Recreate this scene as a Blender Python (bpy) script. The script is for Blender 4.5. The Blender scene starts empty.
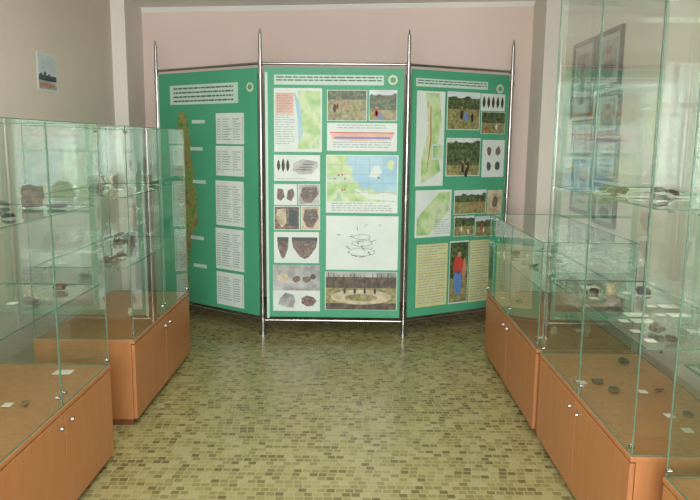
import bpy, bmesh, math, random
from mathutils import Vector, Matrix, noise
random.seed(7)
scene = bpy.context.scene
try:
    scene.view_settings.view_transform = 'Standard'
except Exception: pass

# ---------------------------------------------------------------- materials
def s2l(c):
    return tuple(((x/255)/12.92 if x/255 <= 0.04045 else (((x/255)+0.055)/1.055)**2.4) for x in c)
def rgba(c): return s2l(c)+(1,)
MATS = {}
def new_mat(name):
    m = bpy.data.materials.new(name); m.use_nodes = True
    nt = m.node_tree; nt.nodes.clear()
    out = nt.nodes.new('ShaderNodeOutputMaterial')
    return m, nt, out
def plain(name, c, rough=0.6, metal=0.0, var=0.06, scale=8, spec=0.5):
    if name in MATS: return MATS[name]
    m, nt, out = new_mat(name)
    p = nt.nodes.new('ShaderNodeBsdfPrincipled')
    p.inputs['Roughness'].default_value = rough
    p.inputs['Metallic'].default_value = metal
    p.inputs['Specular IOR Level'].default_value = spec
    tc = nt.nodes.new('ShaderNodeTexCoord'); n = nt.nodes.new('ShaderNodeTexNoise')
    n.inputs['Scale'].default_value = scale; n.inputs['Detail'].default_value = 4
    r = nt.nodes.new('ShaderNodeValToRGB')
    a = [max(0, x*(1-var)) for x in c]; b = [min(255, x*(1+var)) for x in c]
    r.color_ramp.elements[0].color = rgba(a); r.color_ramp.elements[1].color = rgba(b)
    r.color_ramp.elements[0].position = 0.3; r.color_ramp.elements[1].position = 0.7
    nt.links.new(tc.outputs['Object'], n.inputs['Vector']); nt.links.new(n.outputs['Fac'], r.inputs['Fac'])
    nt.links.new(r.outputs['Color'], p.inputs['Base Color']); nt.links.new(p.outputs[0], out.inputs[0])
    MATS[name] = m; return m
def ramp_noise(name, cols, scale=10, detail=5, rough=0.45, dist=0.0, const=False, stretch=(1,1,1)):
    if name in MATS: return MATS[name]
    m, nt, out = new_mat(name)
    p = nt.nodes.new('ShaderNodeBsdfPrincipled'); p.inputs['Roughness'].default_value = rough
    tc = nt.nodes.new('ShaderNodeTexCoord'); mp = nt.nodes.new('ShaderNodeMapping'); n = nt.nodes.new('ShaderNodeTexNoise')
    mp.inputs['Scale'].default_value = stretch
    n.inputs['Scale'].default_value = scale; n.inputs['Detail'].default_value = detail; n.inputs['Distortion'].default_value = dist
    r = nt.nodes.new('ShaderNodeValToRGB'); cr = r.color_ramp
    if const: cr.interpolation = 'CONSTANT'
    k = len(cols)
    while len(cr.elements) < k: cr.elements.new(0.5)
    for i, c in enumerate(cols):
        cr.elements[i].position = 0.3+0.4*i/(k-1) if not const else (0 if i == 0 else 0.36+0.28*(i-1)/max(1, k-2))
        cr.elements[i].color = rgba(c)
    nt.links.new(tc.outputs['Object'], mp.inputs[0]); nt.links.new(mp.outputs[0], n.inputs['Vector'])
    nt.links.new(n.outputs['Fac'], r.inputs['Fac']); nt.links.new(r.outputs['Color'], p.inputs['Base Color'])
    nt.links.new(p.outputs[0], out.inputs[0]); MATS[name] = m; return m

def wall_mat(name, c):
    m, nt, out = new_mat(name)
    p = nt.nodes.new('ShaderNodeBsdfPrincipled'); p.inputs['Roughness'].default_value = 0.75
    tc = nt.nodes.new('ShaderNodeTexCoord'); n = nt.nodes.new('ShaderNodeTexNoise'); n2 = nt.nodes.new('ShaderNodeTexNoise')
    n.inputs['Scale'].default_value = 1.3; n2.inputs['Scale'].default_value = 160
    r = nt.nodes.new('ShaderNodeValToRGB')
    r.color_ramp.elements[0].color = rgba([x*0.97 for x in c]); r.color_ramp.elements[1].color = rgba([min(255, x*1.02) for x in c])
    b = nt.nodes.new('ShaderNodeBump'); b.inputs['Strength'].default_value = 0.12; b.inputs['Distance'].default_value = 0.004
    for q in (n, n2): nt.links.new(tc.outputs['Object'], q.inputs['Vector'])
    nt.links.new(n.outputs['Fac'], r.inputs['Fac']); nt.links.new(r.outputs['Color'], p.inputs['Base Color'])
    nt.links.new(n2.outputs['Fac'], b.inputs['Height']); nt.links.new(b.outputs[0], p.inputs['Normal'])
    nt.links.new(p.outputs[0], out.inputs[0]); return m

def floor_mat():
    m, nt, out = new_mat('mosaic_linoleum'); L = nt.links.new
    p = nt.nodes.new('ShaderNodeBsdfPrincipled')
    tc = nt.nodes.new('ShaderNodeTexCoord'); sep = nt.nodes.new('ShaderNodeSeparateXYZ'); L(tc.outputs['Object'], sep.inputs[0])
    def M(op, a, b=None):
        q = nt.nodes.new('ShaderNodeMath'); q.operation = op
        for i, v in enumerate((a, b)):
            if v is None: continue
            if isinstance(v, (int, float)): q.inputs[i].default_value = v
            else: L(v, q.inputs[i])
        return q.outputs[0]
    ys = M('DIVIDE', sep.outputs[1], 0.036); row = M('FLOOR', ys)
    wn0 = nt.nodes.new('ShaderNodeTexWhiteNoise'); wn0.noise_dimensions = '1D'; L(row, wn0.inputs['W'])
    xs = M('ADD', M('DIVIDE', sep.outputs[0], 0.042), M('MULTIPLY', wn0.outputs['Value'], 3.0)); col = M('FLOOR', xs)
    cmb = nt.nodes.new('ShaderNodeCombineXYZ'); L(col, cmb.inputs[0]); L(row, cmb.inputs[1])
    wn = nt.nodes.new('ShaderNodeTexWhiteNoise'); wn.noise_dimensions = '2D'; L(cmb.outputs[0], wn.inputs['Vector'])
    r = nt.nodes.new('ShaderNodeValToRGB'); cr = r.color_ramp; cr.interpolation = 'CONSTANT'
    cols = [(0, (102, 93, 58)), (0.1, (134, 127, 80)), (0.28, (150, 143, 96)), (0.5, (128, 120, 76)), (0.66, (158, 151, 108)), (0.8, (141, 133, 84)), (0.92, (116, 105, 64))]
    while len(cr.elements) < len(cols): cr.elements.new(0.5)
    for i, (a, c) in enumerate(cols): cr.elements[i].position = a; cr.elements[i].color = rgba(c)
    L(wn.outputs['Value'], r.inputs['Fac'])
    fx = M('FRACT', xs); fy = M('FRACT', ys)
    gx = M('LESS_THAN', fx, 0.15); gy = M('LESS_THAN', fy, 0.2); g = M('MAXIMUM', gx, gy)
    mix = nt.nodes.new('ShaderNodeMix'); mix.data_type = 'RGBA'
    L(M('MULTIPLY', g, 0.8), mix.inputs['Factor']); L(r.outputs['Color'], mix.inputs['A']); mix.inputs['B'].default_value = rgba((162, 155, 110))
    nz = nt.nodes.new('ShaderNodeTexNoise'); nz.inputs['Scale'].default_value = 1.4; nz.inputs['Detail'].default_value = 5; L(tc.outputs['Object'], nz.inputs['Vector'])
    mr = nt.nodes.new('ShaderNodeMapRange'); L(nz.outputs['Fac'], mr.inputs[0]); mr.inputs[3].default_value = 0.86; mr.inputs[4].default_value = 1.08
    mul = nt.nodes.new('ShaderNodeMix'); mul.data_type = 'RGBA'; mul.blend_type = 'MULTIPLY'; mul.inputs['Factor'].default_value = 1
    L(mix.outputs['Result'], mul.inputs['A']); L(mr.outputs[0], mul.inputs['B'])
    L(mul.outputs['Result'], p.inputs['Base Color'])
    mr2 = nt.nodes.new('ShaderNodeMapRange'); L(nz.outputs['Fac'], mr2.inputs[0]); mr2.inputs[3].default_value = 0.15; mr2.inputs[4].default_value = 0.28
    L(mr2.outputs[0], p.inputs['Roughness'])
    b = nt.nodes.new('ShaderNodeBump'); b.inputs['Strength'].default_value = 0.12; b.inputs['Distance'].default_value = 0.001
    L(g, b.inputs['Height']); L(b.outputs[0], p.inputs['Normal'])
    L(p.outputs[0], out.inputs[0]); return m

def glass_mat(name, tint, k=0.09):
    m, nt, out = new_mat(name); L = nt.links.new
    tr = nt.nodes.new('ShaderNodeBsdfTransparent'); tr.inputs[0].default_value = tint+(1,)
    gl = nt.nodes.new('ShaderNodeBsdfGlossy'); gl.inputs['Roughness'].default_value = 0.01; gl.inputs['Color'].default_value = (0.92, 0.97, 0.94, 1)
    lw = nt.nodes.new('ShaderNodeLayerWeight'); lw.inputs['Blend'].default_value = 0.5
    pw = nt.nodes.new('ShaderNodeMath'); pw.operation = 'POWER'; pw.inputs[1].default_value = 4.0; L(lw.outputs['Facing'], pw.inputs[0])
    ma = nt.nodes.new('ShaderNodeMath'); ma.operation = 'MULTIPLY_ADD'; ma.inputs[1].default_value = 0.85; ma.inputs[2].default_value = k; L(pw.outputs[0], ma.inputs[0])
    mx = nt.nodes.new('ShaderNodeMixShader'); L(ma.outputs[0], mx.inputs[0]); L(tr.outputs[0], mx.inputs[1]); L(gl.outputs[0], mx.inputs[2])
    L(mx.outputs[0], out.inputs[0]); return m

def wood_mat(name, c1, c2):
    m, nt, out = new_mat(name); L = nt.links.new
    p = nt.nodes.new('ShaderNodeBsdfPrincipled'); p.inputs['Roughness'].default_value = 0.42
    tc = nt.nodes.new('ShaderNodeTexCoord'); mp = nt.nodes.new('ShaderNodeMapping'); mp.inputs['Scale'].default_value = (14, 14, 1.2)
    n = nt.nodes.new('ShaderNodeTexNoise'); n.inputs['Scale'].default_value = 3; n.inputs['Detail'].default_value = 6; n.inputs['Distortion'].default_value = 0.6
    r = nt.nodes.new('ShaderNodeValToRGB'); r.color_ramp.elements[0].color = rgba(c1); r.color_ramp.elements[1].color = rgba(c2)
    r.color_ramp.elements[0].position = 0.3; r.color_ramp.elements[1].position = 0.7
    L(tc.outputs['Object'], mp.inputs[0]); L(mp.outputs[0], n.inputs['Vector']); L(n.outputs['Fac'], r.inputs['Fac']); L(r.outputs['Color'], p.inputs['Base Color'])
    L(p.outputs[0], out.inputs[0]); return m

WALLB = wall_mat('wall_paint_pink', (228, 207, 198)); WALLL = wall_mat('wall_paint_cream', (216, 204, 192)); WALLR = wall_mat('wall_paint_rose', (228, 211, 202))
PILAS = wall_mat('pilaster_white', (226, 221, 213))
CEIL = wall_mat('ceiling_white', (240, 239, 235)); FLOOR = floor_mat()
GLASS = glass_mat('case_glass', (0.895, 0.95, 0.915), .09); SHELF = glass_mat('shelf_glass', (0.80, 0.90, 0.84), 0.11)
EDGE = plain('glass_edge_green', (88, 118, 100), 0.2)
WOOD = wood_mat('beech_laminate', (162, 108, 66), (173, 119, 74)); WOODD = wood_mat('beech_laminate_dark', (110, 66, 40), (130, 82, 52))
CHROME = plain('chrome', (168, 168, 168), 0.24, 1.0); DARK = plain('dark_gap', (40, 32, 26))

# ---------------------------------------------------------------- mesh builder
class MB:
    def __init__(s): s.v = []; s.f = []; s.m = []; s.sm = []; s.mats = []
    def mi(s, mat):
        if mat not in s.mats: s.mats.append(mat)
        return s.mats.index(mat)
    def add(s, vs, fs, mat, smooth=False):
        o = len(s.v); s.v += [tuple(x) for x in vs]; k = s.mi(mat)
        for f in fs: s.f.append([i+o for i in f]); s.m.append(k); s.sm.append(smooth)
    def box(s, x0, x1, y0, y1, z0, z1, mat):
        x0, x1 = sorted((x0, x1)); y0, y1 = sorted((y0, y1)); z0, z1 = sorted((z0, z1))
        v = [(x0, y0, z0), (x1, y0, z0), (x1, y1, z0), (x0, y1, z0), (x0, y0, z1), (x1, y0, z1), (x1, y1, z1), (x0, y1, z1)]
        s.add(v, [(0, 3, 2, 1), (4, 5, 6, 7), (0, 1, 5, 4), (1, 2, 6, 5), (2, 3, 7, 6), (3, 0, 4, 7)], mat)
    def cyl(s, a, b, r, mat, n=16, r2=None):
        a = Vector(a); b = Vector(b); d = (b-a).normalized(); r2 = r if r2 is None else r2
        t = Vector((0, 0, 1)) if abs(d.z) < 0.9 else Vector((1, 0, 0)); p = d.cross(t).normalized(); q = d.cross(p)
        v = []
        for i in range(n):
            an = 2*math.pi*i/n; o = p*math.cos(an)+q*math.sin(an); v += [a+o*r, b+o*r2]
        s.add(v, [(2*i, 2*i+1, (2*i+3) % (2*n), (2*i+2) % (2*n)) for i in range(n)], mat, True)
        s.add([v[2*i] for i in range(n)], [tuple(range(n))], mat); s.add([v[2*i+1] for i in range(n)], [tuple(reversed(range(n)))], mat)
    def quad(s, pts, mat): s.add(pts, [tuple(range(len(pts)))], mat)
    def build(s, name, parent=None, bevel=0):
        loc = Vector(parent.location) if parent else Vector((0, 0, 0))
        if not parent:
            xs = [min(v[i] for v in s.v) for i in range(3)]; xe = [max(v[i] for v in s.v) for i in range(3)]
            loc = Vector(((xs[0]+xe[0])/2, (xs[1]+xe[1])/2, xs[2]))
        me = bpy.data.meshes.new(name); me.from_pydata([tuple(Vector(v)-loc) for v in s.v], [], s.f)
        for m in s.mats: me.materials.append(m)
        me.polygons.foreach_set('material_index', s.m); me.polygons.foreach_set('use_smooth', s.sm); me.update()
        ob = bpy.data.objects.new(name, me); scene.collection.objects.link(ob)
        if parent: ob.parent = parent
        else: ob.location = loc
        if bevel:
            b = ob.modifiers.new('bevel', 'BEVEL'); b.width = bevel; b.segments = 2; b.limit_method = 'ANGLE'
        return ob
def empty(name, loc):
    e = bpy.data.objects.new(name, None); e.location = loc; e.empty_display_size = 0.2; scene.collection.objects.link(e); return e

# ---------------------------------------------------------------- camera
CAM = Vector((0, 0, 1.54)); PITCH = math.radians(9.1); YAW = math.radians(0.5); ROLL = math.radians(0.55); F = 680.0
cd = bpy.data.cameras.new('camera'); cam = bpy.data.objects.new('camera', cd); scene.collection.objects.link(cam); scene.camera = cam
cd.sensor_width = 36; cd.lens = F/700*36; cd.clip_start = 0.05
R = Matrix.Rotation(YAW, 3, 'Z') @ Matrix.Rotation(math.pi/2-PITCH, 3, 'X') @ Matrix.Rotation(ROLL, 3, 'Z')
cam.matrix_world = Matrix.Translation(CAM) @ R.to_4x4()
def ray(x, y): return (R @ Vector((x-350, 250-y, -F))).normalized()
def hit_plane(x, y, p, n):
    d = ray(x, y); t = (Vector(p)-CAM).dot(n)/d.dot(n); return CAM+d*t

# ---------------------------------------------------------------- room
H = 2.72; XL = -2.1; XR = 1.66; YF = -2.6; YBL = 6.47; YBR = 6.0
b = MB(); b.box(XL-.1, XR+.1, YF-.1, 6.65, -0.1, 0, FLOOR); b.build('floor')
b = MB(); b.box(XL-.1, XR+.1, YF-.1, 6.65, H, H+.1, CEIL); b.build('ceiling')
b = MB(); b.box(XL-.1, XL, YF, 6.6, 0, H, WALLL); b.box(XL, -1.98, 5.98, 6.5, 0, H, PILAS); b.build('wall_left')
b = MB(); b.box(XR, XR+.1, YF, 6.6, 0, H, WALLR); b.box(1.485, XR, 5.62, 6.08, 0, H, PILAS); b.build('wall_right')
b = MB()
v = [(XL, YBL, 0), (XR, YBR, 0), (XR, YBR+.1, 0), (XL, YBL+.1, 0)]; v += [(x, y, H) for x, y, z in v]
b.add(v, [(0, 3, 2, 1), (4, 5, 6, 7), (0, 1, 5, 4), (1, 2, 6, 5), (2, 3, 7, 6), (3, 0, 4, 7)], WALLB); b.build('wall_back')
WX0, WX1, WZ0, WZ1 = -1.5, 1.1, 0.85, 2.4
b = MB(); b.box(XL, WX0, YF-.1, YF, 0, H, WALLL); b.box(WX1, XR, YF-.1, YF, 0, H, WALLL); b.box(WX0, WX1, YF-.1, YF, 0, WZ0, WALLL); b.box(WX0, WX1, YF-.1, YF, WZ1, H, WALLL); b.build('wall_front')
WHITE = plain('white_paint', (232, 232, 228), 0.4, var=0.02)
b = MB()
for x in (WX0, (WX0+WX1)/2-.03, WX1-.06): b.box(x, x+.06, YF-.08, YF-.02, WZ0, WZ1, WHITE)
for z in (WZ0, WZ1-.06, 1.9): b.box(WX0, WX1, YF-.08, YF-.02, z, z+.06, WHITE)
b.box(WX0-.05, WX1+.05, YF-.02, YF+.15, WZ0-.04, WZ0, WHITE); b.build('window_1', bevel=.004)
# trim
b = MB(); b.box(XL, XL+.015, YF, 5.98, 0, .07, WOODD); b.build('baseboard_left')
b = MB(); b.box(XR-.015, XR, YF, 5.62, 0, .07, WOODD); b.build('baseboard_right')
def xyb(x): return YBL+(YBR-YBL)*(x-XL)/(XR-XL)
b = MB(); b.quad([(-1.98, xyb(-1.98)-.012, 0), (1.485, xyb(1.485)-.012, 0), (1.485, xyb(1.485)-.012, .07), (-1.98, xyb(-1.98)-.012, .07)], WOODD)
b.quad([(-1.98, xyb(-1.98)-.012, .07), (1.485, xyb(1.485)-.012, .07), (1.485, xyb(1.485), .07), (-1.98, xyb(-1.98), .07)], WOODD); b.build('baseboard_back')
b = MB()
b.quad([(-1.98, xyb(-1.98)-.03, H-.0005), (1.485, xyb(1.485)-.03, H-.0005), (1.485, xyb(1.485)-.001, H-.04), (-1.98, xyb(-1.98)-.001, H-.04)], CEIL)
b.build('trim_1')

# ---------------------------------------------------------------- artefacts
def add_rock(mb, c, sx, sy, sz, mat, seed):
    bm = bmesh.new(); bmesh.ops.create_icosphere(bm, subdivisions=3, radius=1)
    rot = Matrix.Rotation(seed*1.7, 3, 'Z'); vs = []
    for v in bm.verts:
        d = 1+0.45*noise.noise(v.co*1.5+Vector((seed*3.1, seed, 0)))+0.22*noise.noise(v.co*3.5+Vector((seed, 5, 1)))
        p = v.co*d; p = rot @ Vector((p.x*sx, p.y*sy, p.z*sz)); vs.append(p)
    mz = min(p.z for p in vs); cut = mz*0.75
    vs = [Vector((p.x, p.y, max(p.z, cut)-cut))+Vector(c) for p in vs]
    mb.add(vs, [[v.index for v in f.verts] for f in bm.faces], mat, False); bm.free()
def add_sherd(mb, c, r, mat, seed, tilt=0.0):
    rnd = random.Random(seed); n = 9; rot = Matrix.Rotation(rnd.random()*6, 3, 'Z') @ Matrix.Rotation(tilt, 3, 'X')
    outl = [(r*(0.7+.5*rnd.random())*math.cos(2*math.pi*i/n), r*(0.7+.5*rnd.random())*math.sin(2*math.pi*i/n)) for i in range(n)]
    th = .009; vs = []
    def cv(x, y): return .25*(r*r-x*x)/r
    for k in (0, th):
        vs += [rot @ Vector((x, y, cv(x, y)+k)) for x, y in outl]+[rot @ Vector((0, 0, cv(0, 0)+k))]
    mz = min(p.z for p in vs); vs = [p-Vector((0, 0, mz))+Vector(c) for p in vs]
    fs = [(i, n, (i+1) % n) for i in range(n)]+[(n+1+i, n+1+(i+1) % n, 2*n+1) for i in range(n)]+[(i, (i+1) % n, n+1+(i+1) % n, n+1+i) for i in range(n)]
    mb.add(vs, fs, mat)
def add_pot(mb, c, r, h, mat):
    prof = [(.35, 0), (.7, .12), (.98, .4), (1, .6), (.85, .82), (.8, .92), (.88, 1), (.82, 1), (.76, .9), (.9, .6), (.5, .1), (0, .06)]
    n = 20; vs = [(c[0]+r*a*math.cos(2*math.pi*i/n), c[1]+r*a*math.sin(2*math.pi*i/n), c[2]+h*z) for a, z in prof for i in range(n)]
    fs = [(k*n+i, k*n+(i+1) % n, (k+1)*n+(i+1) % n, (k+1)*n+i) for k in range(len(prof)-1) for i in range(n)]
    fs.append(tuple(reversed(range(n)))); mb.add(vs, fs, mat, True)
STONES = [ramp_noise('stone_dark', [(34, 30, 28), (60, 52, 48), (80, 70, 62)], 25, rough=.8), ramp_noise('stone_brown', [(56, 42, 34), (88, 68, 54), (112, 90, 72)], 20, rough=.8),
          ramp_noise('stone_grey', [(74, 70, 68), (102, 98, 92), (130, 124, 116)], 22, rough=.8), ramp_noise('bone_tan', [(140, 118, 92), (176, 156, 126), (192, 176, 150)], 20, rough=.7)]
PAPER = plain('label_paper', (216, 212, 200), .7, var=.03)
def artefacts(name, xa, xb, y0, y1, levels, seed, extra=None):
    rnd = random.Random(seed); mb = MB(); xa, xb = sorted((xa, xb))
    for z, big, dens in levels:
        z += .0035; y = y0+.1
        while y < y1-.09:
            for x in (xa+.13+rnd.uniform(-.02, .02), xb-.13+rnd.uniform(-.02, .02)):
                if rnd.random() > dens: continue
                k = rnd.random(); yy = y+rnd.uniform(-.02, .02); mat = rnd.choice(STONES[:2]+[STONES[1]]+STONES[:3]); s = big*(0.55+.6*rnd.random())
                if k < .3: add_rock(mb, (x, yy, z), s*.042, s*.032, s*.024, mat, rnd.random()*50)
                elif k < .68: add_sherd(mb, (x, yy, z), s*.04, mat, rnd.random(), rnd.uniform(-.4, .4))
                elif k < .74: add_rock(mb, (x, yy, z), s*.022, s*.02, s*.04, STONES[3], rnd.random()*50)
                else: mb.box(x-.04, x+.04, yy-.03, yy+.03, z, z+.002, PAPER)
                if rnd.random() < .45: mb.box(x-.09, x-.055, yy-.02, yy+.02, z, z+.0015, PAPER)
            y += .11+.04*rnd.random()
    if extra: extra(mb)
    return mb.build(name)

# ---------------------------------------------------------------- display cases
def case(xf, xb, y0, y1, bh, top, shelves, seed):
    s = 1 if xb > xf else -1; e = empty('glass_display_case', ((xf+xb)/2, (y0+y1)/2, 0)); ym = (y0+y1)/2
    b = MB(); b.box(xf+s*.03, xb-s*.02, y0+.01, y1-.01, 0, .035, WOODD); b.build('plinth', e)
    b = MB()
    b.box(xf+s*.02, xb, y0, y0+.018, .035, bh-.02, WOOD); b.box(xf+s*.02, xb, y1-.018, y1, .035, bh-.02, WOOD)
    b.box(xf+s*.03, xb, y0+.018, y1-.018, .035, bh-.02, WOOD); b.build('base_cabinet', e, .0015)
    b = MB(); b.box(xf, xb, y0-.004, y1+.004, bh-.02, bh, WOOD); b.build('base_top_board', e, .003)
    b = MB()
    for i, (a, c) in enumerate(((y0+.002, ym-.003), (ym+.003, y1-.002))): b.box(xf, xf+s*.018, a, c, .04, bh-.026, WOOD)
    b.box(xf+s*.019, xf+s*.022, y0+.01, y1-.01, .038, bh-.021, DARK); b.build('cabinet_doors', e, .002)
    b = MB()
    for y in (ym-.05, ym+.05):
        b.cyl((xf, y, bh-.07), (xf-s*.01, y, bh-.07), .004, CHROME, 12); b.cyl((xf-s*.01, y, bh-.07), (xf-s*.018, y, bh-.07), .009, CHROME, 14, .007)
    b.build('door_knobs', e)
    # glass
    g0 = bh; o = .006; X0 = xf+s*o; X1 = xb-s*o; Y0 = y0+o; Y1 = y1-o
    b = MB()
    b.quad([(X0, Y0, g0), (X0, ym-.0015, g0), (X0, ym-.0015, top), (X0, Y0, top)], GLASS)
    b.quad([(X0, ym+.0015, g0), (X0, Y1, g0), (X0, Y1, top), (X0, ym+.0015, top)], GLASS)
    b.quad([(X0, Y0, g0), (X1, Y0, g0), (X1, Y0, top), (X0, Y0, top)], GLASS)
    b.quad([(X0, Y1, g0), (X1, Y1, g0), (X1, Y1, top), (X0, Y1, top)], GLASS)
    b.quad([(X1, Y0, g0), (X1, Y1, g0), (X1, Y1, top), (X1, Y0, top)], GLASS)
    b.quad([(X0, Y0, top), (X1, Y0, top), (X1, Y1, top), (X0, Y1, top)], GLASS)
    b.build('glass_panes', e)
    b = MB(); t = .0021
    for (x, y) in ((X0, Y0), (X0, Y1), (X1, Y0), (X1, Y1)): b.box(x-t, x+t, y-t, y+t, g0, top, EDGE)
    for y in (ym-.0035, ym+.0035): b.box(X0-t, X0+t, y-.0013, y+.0013, g0+.004, top-.004, EDGE)
    for z in (g0+.003, top):
        b.box(X0-t, X0+t, Y0, Y1, z-t, z+t, EDGE); b.box(X1-t, X1+t, Y0, Y1, z-t, z+t, EDGE)
        for y in (Y0, Y1): b.box(X0, X1, y-t, y+t, z-t, z+t, EDGE)
    b.build('glass_edges', e)
    for k, z in enumerate(shelves):
        b = MB(); xa = X0+s*.025; xc = X1-s*.008; ya = Y0+.006; yc = Y1-.006
        b.quad([(xa, ya, z), (xc, ya, z), (xc, yc, z), (xa, yc, z)], SHELF)
        b.box(xa-.003, xa+.003, ya, yc, z-.0025, z+.0025, EDGE); b.box(xc-.003, xc+.003, ya, yc, z-.0025, z+.0025, EDGE)
        for y in (ya, yc): b.box(xa, xc, y-.003, y+.003, z-.0025, z+.0025, EDGE)
        b.build('glass_shelf_%d' % (k+1), e)
        b = MB()
        for y in (Y0, Y1):
            dd = 1 if y == Y0 else -1
            for x in (X0+s*.07, X1-s*.07): b.cyl((x, y, z-.008), (x, y+dd*.022, z-.008), .006, CHROME, 10)
        b.build('shelf_supports_%d' % (k+1), e)
    b = MB()
    for z in (g0+.03, top-.03):
        for y in (Y0+.012, Y1-.012):
            b.cyl((X0-s*.006, y, z), (X0+s*.010, y, z), .008, CHROME, 14)
    for y in (ym-.03, ym+.03): b.cyl((X0-s*.008, y, g0+.05), (X0+s*.006, y, g0+.05), .007, CHROME, 14)
    b.build('door_hinges_and_locks', e)
    return e
BH = .48
case(-1.16, -1.69, 2.05, 3.09, BH, 1.605, [.87, 1.24], 1)
case(-1.175, -1.715, 3.49, 4.68, BH, 1.605, [.87, 1.24], 2)
case(.945, 1.44, 3.42, 4.80, BH, 1.04, [.78], 3)
case(.95, 1.45, 2.20, 3.36, BH, 2.38, [.86, 1.33], 4)
case(1.0, 1.5, .98, 2.06, BH, 2.38, [.86, 1.33], 5)
def ex1(mb):
    add_rock(mb, (-1.4, 2.93, 1.2435), .05, .045, .05, STONES[1], 9); add_sherd(mb, (-1.3, 2.2, 1.2435), .05, STONES[0], 19, .3)
def ex2(mb):
    add_pot(mb, (-1.46, 3.8, 1.2435), .055, .09, STONES[1]); add_rock(mb, (-1.45, 4.3, .8735), .06, .05, .04, STONES[2], 3)
artefacts('stone_artifacts', -1.19, -1.68, 2.05, 3.09, [(BH, .7, .1), (.87, .95, .42), (1.24, .95, .42)], 11, ex1)
artefacts('stone_artifacts', -1.21, -1.71, 3.52, 4.68, [(BH, .7, .1), (.87, .95, .42), (1.24, .9, .42)], 12, ex2)
artefacts('stone_artifacts', .97, 1.43, 3.42, 4.80, [(BH, .8, .4), (.78, .8, .55)], 13)
artefacts('stone_artifacts', .98, 1.44, 2.20, 3.36, [(BH, .6, .35), (.86, .95, .7), (1.33, .75, .65)], 14)
artefacts('stone_artifacts', 1.03, 1.49, .98, 2.06, [(BH, .6, .35), (.86, .95, .6), (1.33, .7, .6)], 15)

# ---------------------------------------------------------------- exhibition stand
PL = [Vector((-1.725, 5.97, 0)), Vector((-.74, 5.3, 0)), Vector((.385, 5.3, 0)), Vector((1.275, 5.78, 0))]
stand = empty('folding_exhibition_stand', (-.2, 5.5, 0))
b = MB()
for i, p in enumerate(PL):
    b.cyl(p, p+Vector((0, 0, 2.33)), .0135, CHROME, 20); b.cyl(p+Vector((0, 0, 2.33)), p+Vector((0, 0, 2.37)), .010, CHROME, 16, .004)
    b.cyl(p, p+Vector((0, 0, .012)), .035, CHROME, 20)
    for z in (.115, .19, 1.1, 2.02, 2.115): b.cyl(p+Vector((0, 0, z-.018)), p+Vector((0, 0, z+.018)), .020, CHROME, 20)
b.build('chrome_poles', stand)
b = MB()
for i in range(3):
    for z in (.115, 2.115): b.cyl(PL[i]+Vector((0, 0, z)), PL[i+1]+Vector((0, 0, z)), .010, CHROME, 14)
b.build('chrome_rails', stand)
GREEN = plain('panel_green', (70, 156, 120), .55, var=.02, scale=2)
WH = plain('poster_white', (206, 218, 212), .5, var=.02); INK = plain('poster_ink', (76, 86, 88), .6); INKG = plain('poster_grey_text', (146, 162, 162), .6)
LBL = plain('poster_pale_mint', (184, 212, 198), .5, var=.02); YEL = plain('poster_yellow', (200, 202, 146), .5, var=.03); RED = plain('poster_red', (184, 70, 54), .5); BLU = plain('poster_blue', (90, 130, 190), .5)
BLK = plain('poster_black', (48, 48, 44), .5); SKIN = plain('printed_terracotta', (170, 128, 104), .5); BRN = ramp_noise('print_pottery', [(78, 66, 58), (112, 96, 86), (140, 124, 112)], 60)
MAPG = ramp_noise('print_map_green', [(128, 176, 112), (164, 198, 134), (196, 212, 170), (150, 188, 150)], 9, const=False)
MAPC = ramp_noise('print_map_sea', [(134, 178, 202), (150, 192, 210), (172, 206, 216)], 4, dist=.4)
RELIEF = ramp_noise('print_relief_map', [(70, 116, 62), (104, 138, 72), (140, 146, 84), (128, 108, 66), (88, 126, 70)], 18, dist=.5)
FOREST = ramp_noise('print_forest', [(38, 50, 32), (70, 88, 54), (110, 126, 84)], 45); GROUND = ramp_noise('print_ground', [(96, 98, 60), (134, 132, 86), (164, 158, 116)], 40)
SKY = plain('print_sky', (196, 208, 212), .5); STONEP = ramp_noise('print_grey_photo', [(120, 122, 124), (158, 160, 160), (186, 190, 188)], 12)
SAND = ramp_noise('print_sand', [(150, 138, 110), (190, 178, 150), (206, 198, 176)], 18); PINK = plain('print_pink', (214, 172, 156), .5)
EARTH = ramp_noise('print_dark_earth', [(44, 40, 30), (78, 68, 50), (110, 98, 74)], 30)
rn = random.Random(5)
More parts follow.
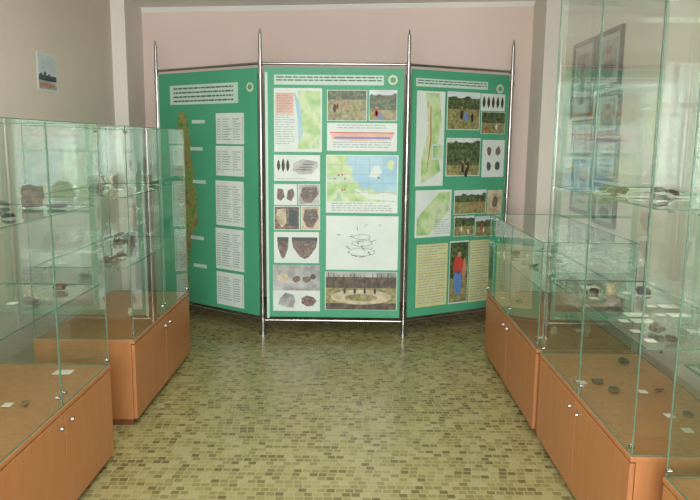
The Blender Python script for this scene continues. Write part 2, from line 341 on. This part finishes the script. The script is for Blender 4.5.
class Panel:
    def __init__(s, i):
        s.a = PL[i]; s.t = (PL[i+1]-PL[i]).normalized(); s.L = (PL[i+1]-PL[i]).length
        s.n = Vector((s.t.y, -s.t.x, 0)); s.b = MB(); s.front = .007
        n = s.n; a = s.a; t = s.t
        lo, hi = .032, s.L-.032; z0, z1 = .145, 2.085
        c = [a+t*lo-n*.006, a+t*hi-n*.006, a+t*hi+n*.006, a+t*lo+n*.006]
        v = [p+Vector((0, 0, z0)) for p in c]+[p+Vector((0, 0, z1)) for p in c]
        s.b.add(v, [(0, 1, 2, 3), (7, 6, 5, 4), (4, 5, 1, 0), (5, 6, 2, 1), (6, 7, 3, 2), (7, 4, 0, 3)], GREEN)
    def uv(s, x, y):
        p = hit_plane(x, y, s.a+s.n*.007, s.n); return ((p-s.a).dot(s.t), p.z)
    def P(s, u, z, l): return s.a+s.t*u+Vector((0, 0, z))+s.n*(.006+.0011*l)
    def rect(s, x0, y0, x1, y1):
        u0, za = s.uv(x0, (y0+y1)/2); u1, zb = s.uv(x1, (y0+y1)/2); xm = (x0+x1)/2; _, z1 = s.uv(xm, y0); _, z0 = s.uv(xm, y1)
        return (max(u0, .035), z0, min(u1, s.L-.035), z1)
    def q(s, r, mat, l=1): s.b.quad([s.P(r[0], r[1], l), s.P(r[2], r[1], l), s.P(r[2], r[3], l), s.P(r[0], r[3], l)], mat)
    def sub(s, r, a, c, d, e): # fractions left, top, right, bottom
        return (r[0]+(r[2]-r[0])*a, r[3]-(r[3]-r[1])*e, r[0]+(r[2]-r[0])*d, r[3]-(r[3]-r[1])*c)
    def poly(s, pts, mat, l=3): s.b.quad([s.P(u, z, l) for u, z in pts], mat)
    def blob(s, u, z, rx, rz, mat, l=3, n=9, jit=.35):
        s.poly([(u+rx*(1-jit*rn.random())*math.cos(2*math.pi*i/n), z+rz*(1-jit*rn.random())*math.sin(2*math.pi*i/n)) for i in range(n)], mat, l)
    def text(s, r, step=.016, h=.0055, mat=INKG, l=3, center=False, margin=.06):
        w = r[2]-r[0]; z = r[3]-step
        while z > r[1]+step*.6:
            u = r[0]+w*margin; end = r[2]-w*margin*(1 if rn.random() < .8 else 5)
            while u < end-.01:
                k = min(end-u, rn.uniform(.02, .06)); s.q((u, z, u+k, z+h), mat, l); u += k+.008
            z -= step
    def table(s, r):
        s.q(r, WH, 1); w = r[2]-r[0]; hh = r[3]-r[1]
        for f in (.05, .22, .62, .95): s.q((r[0]+w*f, r[1]+.02, r[0]+w*f+.004, r[3]-.035), INKG, 2)
        s.text((r[0], r[3]-.04, r[2], r[3]), .026, .01, INK, margin=.15)
        z = r[3]-.05
        while z > r[1]+.03:
            s.q((r[0]+w*.08, z, r[0]+w*.18, z+.007), INKG, 3); s.q((r[0]+w*.26, z, r[0]+w*rn.uniform(.42, .58), z+.007), INKG, 3); s.q((r[0]+w*.66, z, r[0]+w*rn.uniform(.74, .9), z+.007), INKG, 3); z -= .02
    def leaf(s, u, z, w, h, mat=BLK, l=3): s.poly([(u, z-h/2), (u+w*.45, z-h*.2), (u+w/2, z+h*.05), (u+w*.25, z+h*.35), (u, z+h/2), (u-w*.3, z+h*.3), (u-w/2, z), (u-w*.4, z-h*.25)], mat, l)
    def photo(s, r, sky=.25, trees=.35, people=3, pc=None):
        s.q(r, WH, 1); r = s.sub(r, .02, .02, .98, .98)
        s.q(r, GROUND, 2)
        if sky: s.q(s.sub(r, 0, 0, 1, sky), SKY, 3)
        zt = r[3]-(r[3]-r[1])*sky; zb = r[3]-(r[3]-r[1])*(sky+trees); n = 12
        pts = [(r[0], zb), (r[2], zb)]+[(r[2]-(r[2]-r[0])*i/n, min(r[3], zt+rn.uniform(-.01, .02))) for i in range(n+1)]
        s.poly(pts, FOREST, 4)
        for k in range(people):
            u = r[0]+(r[2]-r[0])*(.15+.7*rn.random()); z = zb-(r[3]-r[1])*(.05+.25*rn.random()); hh = (r[3]-r[1])*.2
            m = rn.choice([RED, BLU, BLK, SKIN, WH] if pc is None else pc)
            s.blob(u, z, hh*.35, hh*.8, m, 5); s.blob(u, z+hh*.95, hh*.2, hh*.25, SKIN, 6)
    def emblem(s, x, y):
        u, z = s.uv(x, y); n = 20
        for rr, m, l in ((.036, WH, 2), (.029, YEL, 3), (.02, GREEN, 4)): s.poly([(u+rr*math.cos(2*math.pi*i/n), z+rr*math.sin(2*math.pi*i/n)) for i in range(n)], m, l)
# left panel
p = Panel(0)
p.q(p.rect(157.5, 76, 160, 316), LBL, 1)
r = p.rect(170, 84, 238, 104); p.q(r, LBL, 1); p.text(r, .034, .012, INK)
p.emblem(250, 87)
ys = [112, 118, 126, 135, 146, 158, 170, 184, 198, 210, 222, 232, 244, 256, 268, 280, 292]
xl = [179, 178, 177, 179, 177, 178, 177, 179, 178, 180, 182, 181, 180, 179, 180, 182, 186]
xr = [183, 185, 187, 188, 190, 189, 192, 193, 196, 195, 197, 192, 190, 189, 187, 188, 188]
Lp = [p.uv(a, y) for a, y in zip(xl, ys)]; Rp = [p.uv(a+1.5, y) for a, y in zip(xr, ys)]
for i in range(len(ys)-1):
    p.poly([Lp[i+1], Rp[i+1], Rp[i], Lp[i]], RELIEF, 2)
for (x0, y0, x1, y1) in ((216, 113, 244, 144), (216, 146, 244, 176), (216, 181, 244, 226), (216, 229, 244, 270), (217, 273, 244, 306)):
    p.table(p.rect(x0, y0, x1, y1))
for (x, y) in ((190, 147), (193, 180), (191, 236), (194, 264), (192, 120)):
    r = p.rect(x, y, x+13, y+3.5); p.q(r, LBL, 3)
for (x, y) in ((186, 140), (189, 205), (184, 250)): u, z = p.uv(x, y); p.blob(u, z, .01, .01, RED, 4)
p.b.build('poster_panel_1', stand)
# middle panel
p = Panel(1)
p.q(p.rect(266, 72, 268.5, 318), LBL, 1)
r = p.rect(274, 75, 384, 85); p.q(r, LBL, 1); p.text(r, .022, .009, INK, margin=.02); p.emblem(393, 80)
r = p.rect(274, 88, 322, 152); p.q(r, WH, 1); p.text(p.sub(r, 0, .05, .45, .9), .018, .005); p.q(p.sub(r, .5, .04, .97, .95), MAPG, 2)
q = p.sub(r, .42, .05, .6, .9); p.poly([(q[0], q[3]), (q[2]-.02, q[3]-.1), (q[2], q[1]+.1), (q[2]-.03, q[1]), (q[0]+.03, q[1]+.18)], MAPC, 3); p.q(p.sub(r, .05, .08, .4, .4), PINK, 4); p.text(p.sub(r, .05, .08, .4, .4), .02, .005, INKG, 5)
p.photo(p.rect(327, 90, 367, 121), 0, .3, 4, [BLK, GROUND, SKIN]); p.photo(p.rect(369, 90, 397, 121), .15, .5, 3, [BLU, RED])
r = p.rect(327, 123, 397, 151); p.q(r, WH, 1)
q = p.sub(r, .04, .35, .96, .6); p.poly([(q[0], q[3]), (q[0]+.02, q[1]), (q[0]+(q[2]-q[0])*.5, q[1]-.01), (q[2]-.02, q[1]), (q[2], q[3])], PINK, 3)
p.q(p.sub(r, .04, .33, .96, .36), RED, 4); p.q(p.sub(r, .1, .5, .9, .56), BLU, 4); p.text(p.sub(r, .03, .62, .97, 1), .018, .006); p.text(p.sub(r, .1, 0, .9, .28), .02, .006)
r = p.rect(274, 155, 320, 181); p.q(r, WH, 1)
for f, hh in ((.1, .09), (.2, .11), (.3, .1)): u = r[0]+(r[2]-r[0])*f; p.leaf(u, (r[1]+r[3])/2+.02, .026, hh, BLK)
u0 = r[0]+(r[2]-r[0])*.68; zc = (r[1]+r[3])/2; p.poly([(u0-.1, zc-.02), (u0-.04, zc-.05), (u0+.05, zc-.045), (u0+.1, zc+.01), (u0+.09, zc+.05), (u0-.02, zc+.07), (u0-.09, zc+.04)], STONEP, 3)
for k in range(3): p.q((u0-.08+.03*k, zc-.015+.02*k, u0+.05+.01*k, zc-.01+.02*k), INK, 4)
p.text(p.sub(r, 0, .82, 1, 1), .02, .005)
# coastal map: sea, land along the left and bottom, river and islands
r = p.rect(326, 155, 398, 213); p.q(r, WH, 1); q = p.sub(r, .015, .015, .985, .8); p.q(q, MAPC, 2)
W, Hh = q[2]-q[0], q[3]-q[1]
def fp(L): return [(q[0]+W*a, q[1]+Hh*c) for a, c in L]
p.poly(fp([(0, 0), (1, 0), (1, .18), (.86, .26), (.74, .2), (.62, .3), (.5, .24), (.44, .4), (.34, .52), (.38, .7), (.27, .84), (.3, 1), (0, 1)]), MAPG, 3)
p.poly(fp([(.36, .3), (.6, .06), (1, .02), (1, .14), (.82, .2), (.66, .14), (.5, .22)]), WH, 4)
p.poly(fp([(.6, .55), (.7, .52), (.78, .64), (.74, .8), (.66, .78)]), WH, 3); p.poly(fp([(.84, .74), (.93, .7), (.97, .88), (.88, .93)]), MAPG, 3)
p.poly(fp([(0, .5), (.1, .46), (.2, .5), (.34, .44), (.34, .47), (.2, .54), (.1, .5), (0, .54)]), MAPC, 4)
for k in range(7): u, z = fp([(rn.uniform(.1, .9), rn.uniform(.1, .6))])[0]; p.blob(u, z, .009, .009, RED, 5)
for k in range(1, 5): p.q((q[0]+W*k/5, q[1], q[0]+W*k/5+.002, q[3]), INKG, 6); p.q((q[0], q[1]+Hh*k/5, q[2], q[1]+Hh*k/5+.002), INKG, 6)
p.text(p.sub(r, .02, .8, .98, 1), .018, .006)
# sherd photos
for (x0, y0, x1, y1, m, kind) in ((274, 184, 297, 205, WH, 0), (298, 184, 320, 205, STONEP, 1), (274, 206, 300, 230, BRN, 2), (301, 206, 320, 230, SAND, 1)):
    r = p.rect(x0, y0, x1, y1); p.q(r, WH, 1); p.q(p.sub(r, .03, .03, .97, .97), m, 2); w = r[2]-r[0]; h = r[3]-r[1]
    def g(L): return [(r[0]+w*a, r[1]+h*c) for a, c in L]
    if kind == 0:
        p.poly(g([(.12, .3), (.3, .2), (.46, .38), (.4, .75), (.16, .8)]), BRN, 3); p.poly(g([(.55, .3), (.75, .18), (.9, .5), (.82, .8), (.6, .7)]), BRN, 3)
    elif kind == 1:
        p.poly(g([(.1, .45), (.3, .12), (.6, .1), (.92, .5), (.85, .88), (.2, .85)]), BRN, 3)
        for k in range(3): p.poly(g([(.2, .75-.18*k), (.82, .78-.18*k), (.82, .74-.18*k), (.2, .71-.18*k)]), INK, 4)
    else:
        p.poly(g([(.06, .5), (.3, .1), (.48, .3), (.45, .9), (.12, .85)]), SAND, 3); p.poly(g([(.55, .2), (.92, .15), (.9, .8), (.6, .9)]), INK, 3)
r = p.rect(326, 216, 398, 270); p.q(r, WH, 1)
for k in range(26):
    u = r[0]+(r[2]-r[0])*rn.gauss(.5, .16); z = r[1]+(r[3]-r[1])*min(.9, max(.15, rn.gauss(.5, .2))); a = rn.random()*3.1; d = rn.uniform(.02, .06)
    u = min(r[2]-.07, max(r[0]+.07, u)); du, dz = math.cos(a)*d, math.sin(a)*d*.6; p.poly([(u, z), (u+du, z+dz), (u+du+.003, z+dz+.005), (u+.003, z+.005)], INK, 3)
u, z = (r[0]+r[2])/2, (r[1]+r[3])/2
for R0, cz in ((.07, z-.07), (.045, z+.05), (.055, z)):
    n = 16
    for i in range(n):
        a0, a1 = 2*math.pi*i/n, 2*math.pi*(i+1)/n
        p.poly([(u+R0*1.5*math.cos(a0), cz+R0*.5*math.sin(a0)), (u+R0*1.5*math.cos(a1), cz+R0*.5*math.sin(a1)), (u+(R0*1.5-.006)*math.cos(a1), cz+(R0*.5-.005)*math.sin(a1)), (u+(R0*1.5-.006)*math.cos(a0), cz+(R0*.5-.005)*math.sin(a0))], INKG, 4)
r = p.rect(274, 232, 319, 263); p.q(r, WH, 1)
for f, w, m in ((.2, .045, BRN), (.68, .1, BRN)):
    u = r[0]+(r[2]-r[0])*f; z = (r[1]+r[3])/2; p.poly([(u-w*.35, z-.075), (u, z-.09), (u+w*.35, z-.075), (u+w*.9, z), (u+w, z+.06), (u-w, z+.06), (u-w*.9, z)], m, 3)
    p.poly([(u-w, z+.06), (u, z+.05), (u+w, z+.06), (u+w, z+.082), (u-w, z+.082)], INK, 4)
r = p.rect(273, 265, 320, 311); p.q(r, STONEP, 1); p.q(p.sub(r, 0, .55, 1, 1), WH, 2)
for f, g_, w, m in ((.22, .28, .06, SAND), (.5, .3, .04, BRN), (.72, .3, .04, BRN), (.85, .25, .03, INK), (.3, .78, .09, STONEP), (.75, .78, .07, BRN)): p.blob(r[0]+(r[2]-r[0])*f, r[3]-(r[3]-r[1])*g_, w, w*.8, m, 3, 7)
r = p.rect(325, 272, 397, 310); p.q(r, WH, 1); p.q(p.sub(r, .01, .01, .99, .99), GROUND, 2)
q = p.sub(r, .01, .01, .99, .42); p.q(q, EARTH, 3); p.q(p.sub(q, 0, 0, 1, .3), STONEP, 4)
for k in range(13): u = q[0]+(q[2]-q[0])*(.04+.075*k+rn.uniform(-.02, .02)); p.q((u, q[1]+.02, u+.006, q[3]-rn.uniform(0, .03)), BLK if k % 2 else EARTH, 5)
p.q(p.sub(r, .01, .82, .99, .99), EARTH, 3)
n = 22
cu, cz = (r[0]+r[2])/2, r[1]+(r[3]-r[1])*.34
p.poly([(cu+.24*math.cos(2*math.pi*i/n), cz+.06*math.sin(2*math.pi*i/n)) for i in range(n)], SAND, 4); p.poly([(cu+.13*math.cos(2*math.pi*i/n), cz-.004+.03*math.sin(2*math.pi*i/n)) for i in range(n)], GROUND, 5)
for k in range(4): p.blob(cu-.13+.08*k, cz+.05, .012, .03, BLK, 6)
p.b.build('poster_panel_2', stand)
# right panel
p = Panel(2)
r = p.rect(416, 80, 488, 88); p.q(r, LBL, 1); p.text(r, .02, .008, INK, margin=.02); p.emblem(500, 89)
r = p.rect(416, 91, 444, 186); p.q(r, WH, 1)
q = p.sub(r, .2, .02, .9, .98); p.poly([(q[0], q[1]), (q[2], q[1]+.1), (q[2]-.04, q[1]+.3), (q[2], q[1]+.5), (q[2]-.03, q[3]), (q[0]+.03, q[3]), (q[0]+.06, q[1]+.4), (q[0], q[1]+.2)], MAPG, 2)
p.poly([(q[0]+.05, q[1]+.1), (q[0]+.055, q[1]+.1), (q[0]+.09, q[1]+.35), (q[0]+.08, q[3]-.1), (q[0]+.072, q[3]-.1), (q[0]+.08, q[1]+.35)], RED, 3); p.q(p.sub(r, .55, .55, .95, .72), LBL, 4); p.q(p.sub(r, .6, .57, .9, .7), MAPG, 5)
p.photo(p.rect(447, 92, 480, 130), .15, .3, 3, [BLU, BLK]); p.photo(p.rect(481, 112, 505, 134), 0, .5, 2)
r = p.rect(481, 94, 505, 111); p.q(r, WH, 1)
for k in range(5): p.leaf(r[0]+(r[2]-r[0])*(.12+.19*k), (r[1]+r[3])/2, .03, .1, BLK)
p.photo(p.rect(446, 138, 480, 176), .1, .62, 3, [BLK, SKIN])
r = p.rect(482, 140, 504, 177); p.q(r, WH, 1)
for k in range(2):
    for j in range(2): p.blob(r[0]+(r[2]-r[0])*(.3+.4*k), r[1]+(r[3]-r[1])*(.3+.4*j), .03, .045, BRN if j else INK, 3)
r = p.rect(415, 190, 451, 237); p.q(r, WH, 1); q = p.sub(r, .05, .05, .95, .95); p.poly([(q[0], q[1]), (q[0]+.12, q[1]), (q[2], q[1]+.2), (q[2], q[3]), (q[2]-.1, q[3]), (q[0], q[1]+.14)], MAPG, 2); p.text(p.sub(r, .5, .6, 1, 1), .018, .005)
p.photo(p.rect(454, 190, 486, 214), .2, .3, 3, [RED, SKIN, BLU]); r = p.rect(487, 190, 502, 214); p.q(r, SAND, 1); p.blob((r[0]+r[2])/2, (r[1]+r[3])/2, .04, .06, BRN, 3)
p.photo(p.rect(454, 216, 474, 236), .1, .4, 2); p.photo(p.rect(475, 216, 501, 236), .25, .25, 2)
r = p.rect(416, 244, 447, 306); p.q(r, YEL, 1); p.text(r, .022, .007, INKG)
r = p.rect(449, 241, 468, 303); p.q(r, WH, 1); q = p.sub(r, .03, .02, .97, .98); p.q(q, FOREST, 2); p.q(p.sub(q, 0, .6, 1, 1), GROUND, 3)
p.blob(q[0]+(q[2]-q[0])*.45, q[1]+(q[3]-q[1])*.62, .06, .1, RED, 4); p.blob(q[0]+(q[2]-q[0])*.5, q[1]+(q[3]-q[1])*.8, .025, .03, SKIN, 5); p.blob(q[0]+(q[2]-q[0])*.45, q[1]+(q[3]-q[1])*.35, .05, .14, BLU, 4); p.blob(q[0]+(q[2]-q[0])*.8, q[1]+(q[3]-q[1])*.55, .03, .12, SKIN, 4)
r = p.rect(469, 240, 489, 301); p.q(r, YEL, 1); p.text(r, .022, .007, INKG)
p.b.build('poster_panel_3', stand)

# ---------------------------------------------------------------- pictures
FRAME = plain('dark_frame', (58, 48, 44), .35); MAT = plain('picture_mat', (176, 176, 174), .6, var=.02); DRAW = ramp_noise('pencil_drawing', [(80, 78, 80), (130, 128, 130), (176, 174, 172)], 16)
def picture_right(x0, y0, x1, y1, kind):
    n = Vector((1, 0, 0)); P = Vector((XR-.01, 0, 0))
    a = hit_plane(x0, (y0+y1)/2, P, n).y; c = hit_plane(x1, (y0+y1)/2, P, n).y; zt = hit_plane((x0+x1)/2, y0, P, n).z; zb = hit_plane((x0+x1)/2, y1, P, n).z
    ya, yb = min(a, c), max(a, c); b = MB(); w = .028
    for (q0, q1, z0, z1) in ((ya, ya+w, zb, zt), (yb-w, yb, zb, zt), (ya+w, yb-w, zb, zb+w), (ya+w, yb-w, zt-w, zt)): b.box(XR-.022, XR-.001, q0, q1, z0, z1, FRAME)
    b.box(XR-.008, XR-.001, ya+w, yb-w, zb+w, zt-w, MAT)
    yc, zc = (ya+yb)/2, (zb+zt)/2; dy, dz = (yb-ya)*.3, (zt-zb)*.33
    if kind == 0: # portrait
        b.box(XR-.010, XR-.008, yc-dy, yc+dy, zc-dz, zc+dz, DRAW)
        for (cy, cz, ry, rz, m) in ((yc, zc-dz*.55, dy*.75, dz*.42, FRAME), (yc, zc+dz*.2, dy*.36, dz*.32, SKIN), (yc, zc+dz*.48, dy*.4, dz*.2, FRAME)):
            b.quad([(XR-.0115-.0006*(m is FRAME), cy+ry*math.cos(-2*math.pi*i/16), cz+rz*math.sin(-2*math.pi*i/16)) for i in range(16)], m)
    else:
        for k in range(5):
            z = zc+dz*(.8-.4*k); b.box(XR-.010, XR-.008, yc-dy*rn.uniform(.5, 1), yc+dy*rn.uniform(.5, 1), z-dz*.12, z+dz*.05, DRAW)
    b.build('framed_picture')
for q in ((573, 42, 593.5, 117, 0), (573, 120, 593, 156, 1), (572, 159, 592, 214, 1), (597, 30, 622, 88, 0), (596, 92, 620, 135, 0), (595, 138, 618, 181, 1), (594, 184, 616, 226, 0)): picture_right(*q)
n = Vector((1, 0, 0)); P = Vector((XL, 0, 0)); ya = hit_plane(37, 72, P, n).y; yb = hit_plane(56, 72, P, n).y; zt = hit_plane(46, 54, P, n).z; zb = hit_plane(46, 91, P, n).z
b = MB(); b.box(XL+.0005, XL+.003, ya, yb, zb, zt, WH); hh = zt-zb
b.box(XL+.003, XL+.004, ya+.012, yb-.012, zb+hh*.28, zt-hh*.05, SKY); b.box(XL+.004, XL+.005, ya+.012, yb-.012, zb+hh*.3, zb+hh*.42, INK)
for k in range(3): b.box(XL+.005, XL+.006, ya+.03+k*.06, ya+.06+k*.06, zb+hh*.42, zb+hh*(.46+.05*(k % 2)), INK)
b.box(XL+.003, XL+.004, ya+.012, yb-.012, zb+hh*.05, zb+hh*.3, STONEP); b.box(XL+.004, XL+.005, ya+.012, yb-.04, zb+hh*.1, zb+hh*.2, SKIN); b.build('wall_photograph')

# ---------------------------------------------------------------- added ceiling fill + daylight
EM, nt, out = new_mat('fill_diffuser'); em = nt.nodes.new('ShaderNodeEmission'); em.inputs[0].default_value = (.98, .99, .95, 1); em.inputs[1].default_value = 2; nt.links.new(em.outputs[0], out.inputs[0])  # glowing face of the added fill fixtures
def area(name, loc, rot, sx, sy, pw, col):
    l = bpy.data.lights.new(name, 'AREA'); l.shape = 'RECTANGLE'; l.size = sx; l.size_y = sy; l.energy = pw; l.color = col
    o = bpy.data.objects.new(name, l); o.location = loc; o.rotation_euler = rot; scene.collection.objects.link(o); return o
for y in (0.2, 3.0):  # unseen ceiling fixtures, added with area lamps to fill the room with light
    b = MB(); b.box(-.75, .35, y-.16, y+.16, H-.03, H, WHITE); b.box(-.72, .32, y-.13, y+.13, H-.045, H-.03, EM); b.build('added_fill_fixture', bevel=.003)
    area('ceiling_fill', (-.2, y, H-.06), (0, 0, 0), 1.05, .28, 27, (.98, .99, .97))
area('window_daylight', ((WX0+WX1)/2, YF-.02, (WZ0+WZ1)/2), (math.radians(90), 0, 0), WX1-WX0-.1, WZ1-WZ0-.1, 275, (.98, .99, 1))
w = bpy.data.worlds.new('world'); scene.world = w; w.use_nodes = True; bg = w.node_tree.nodes['Background']; bg.inputs[0].default_value = (.75, .85, 1, 1); bg.inputs[1].default_value = 1.0
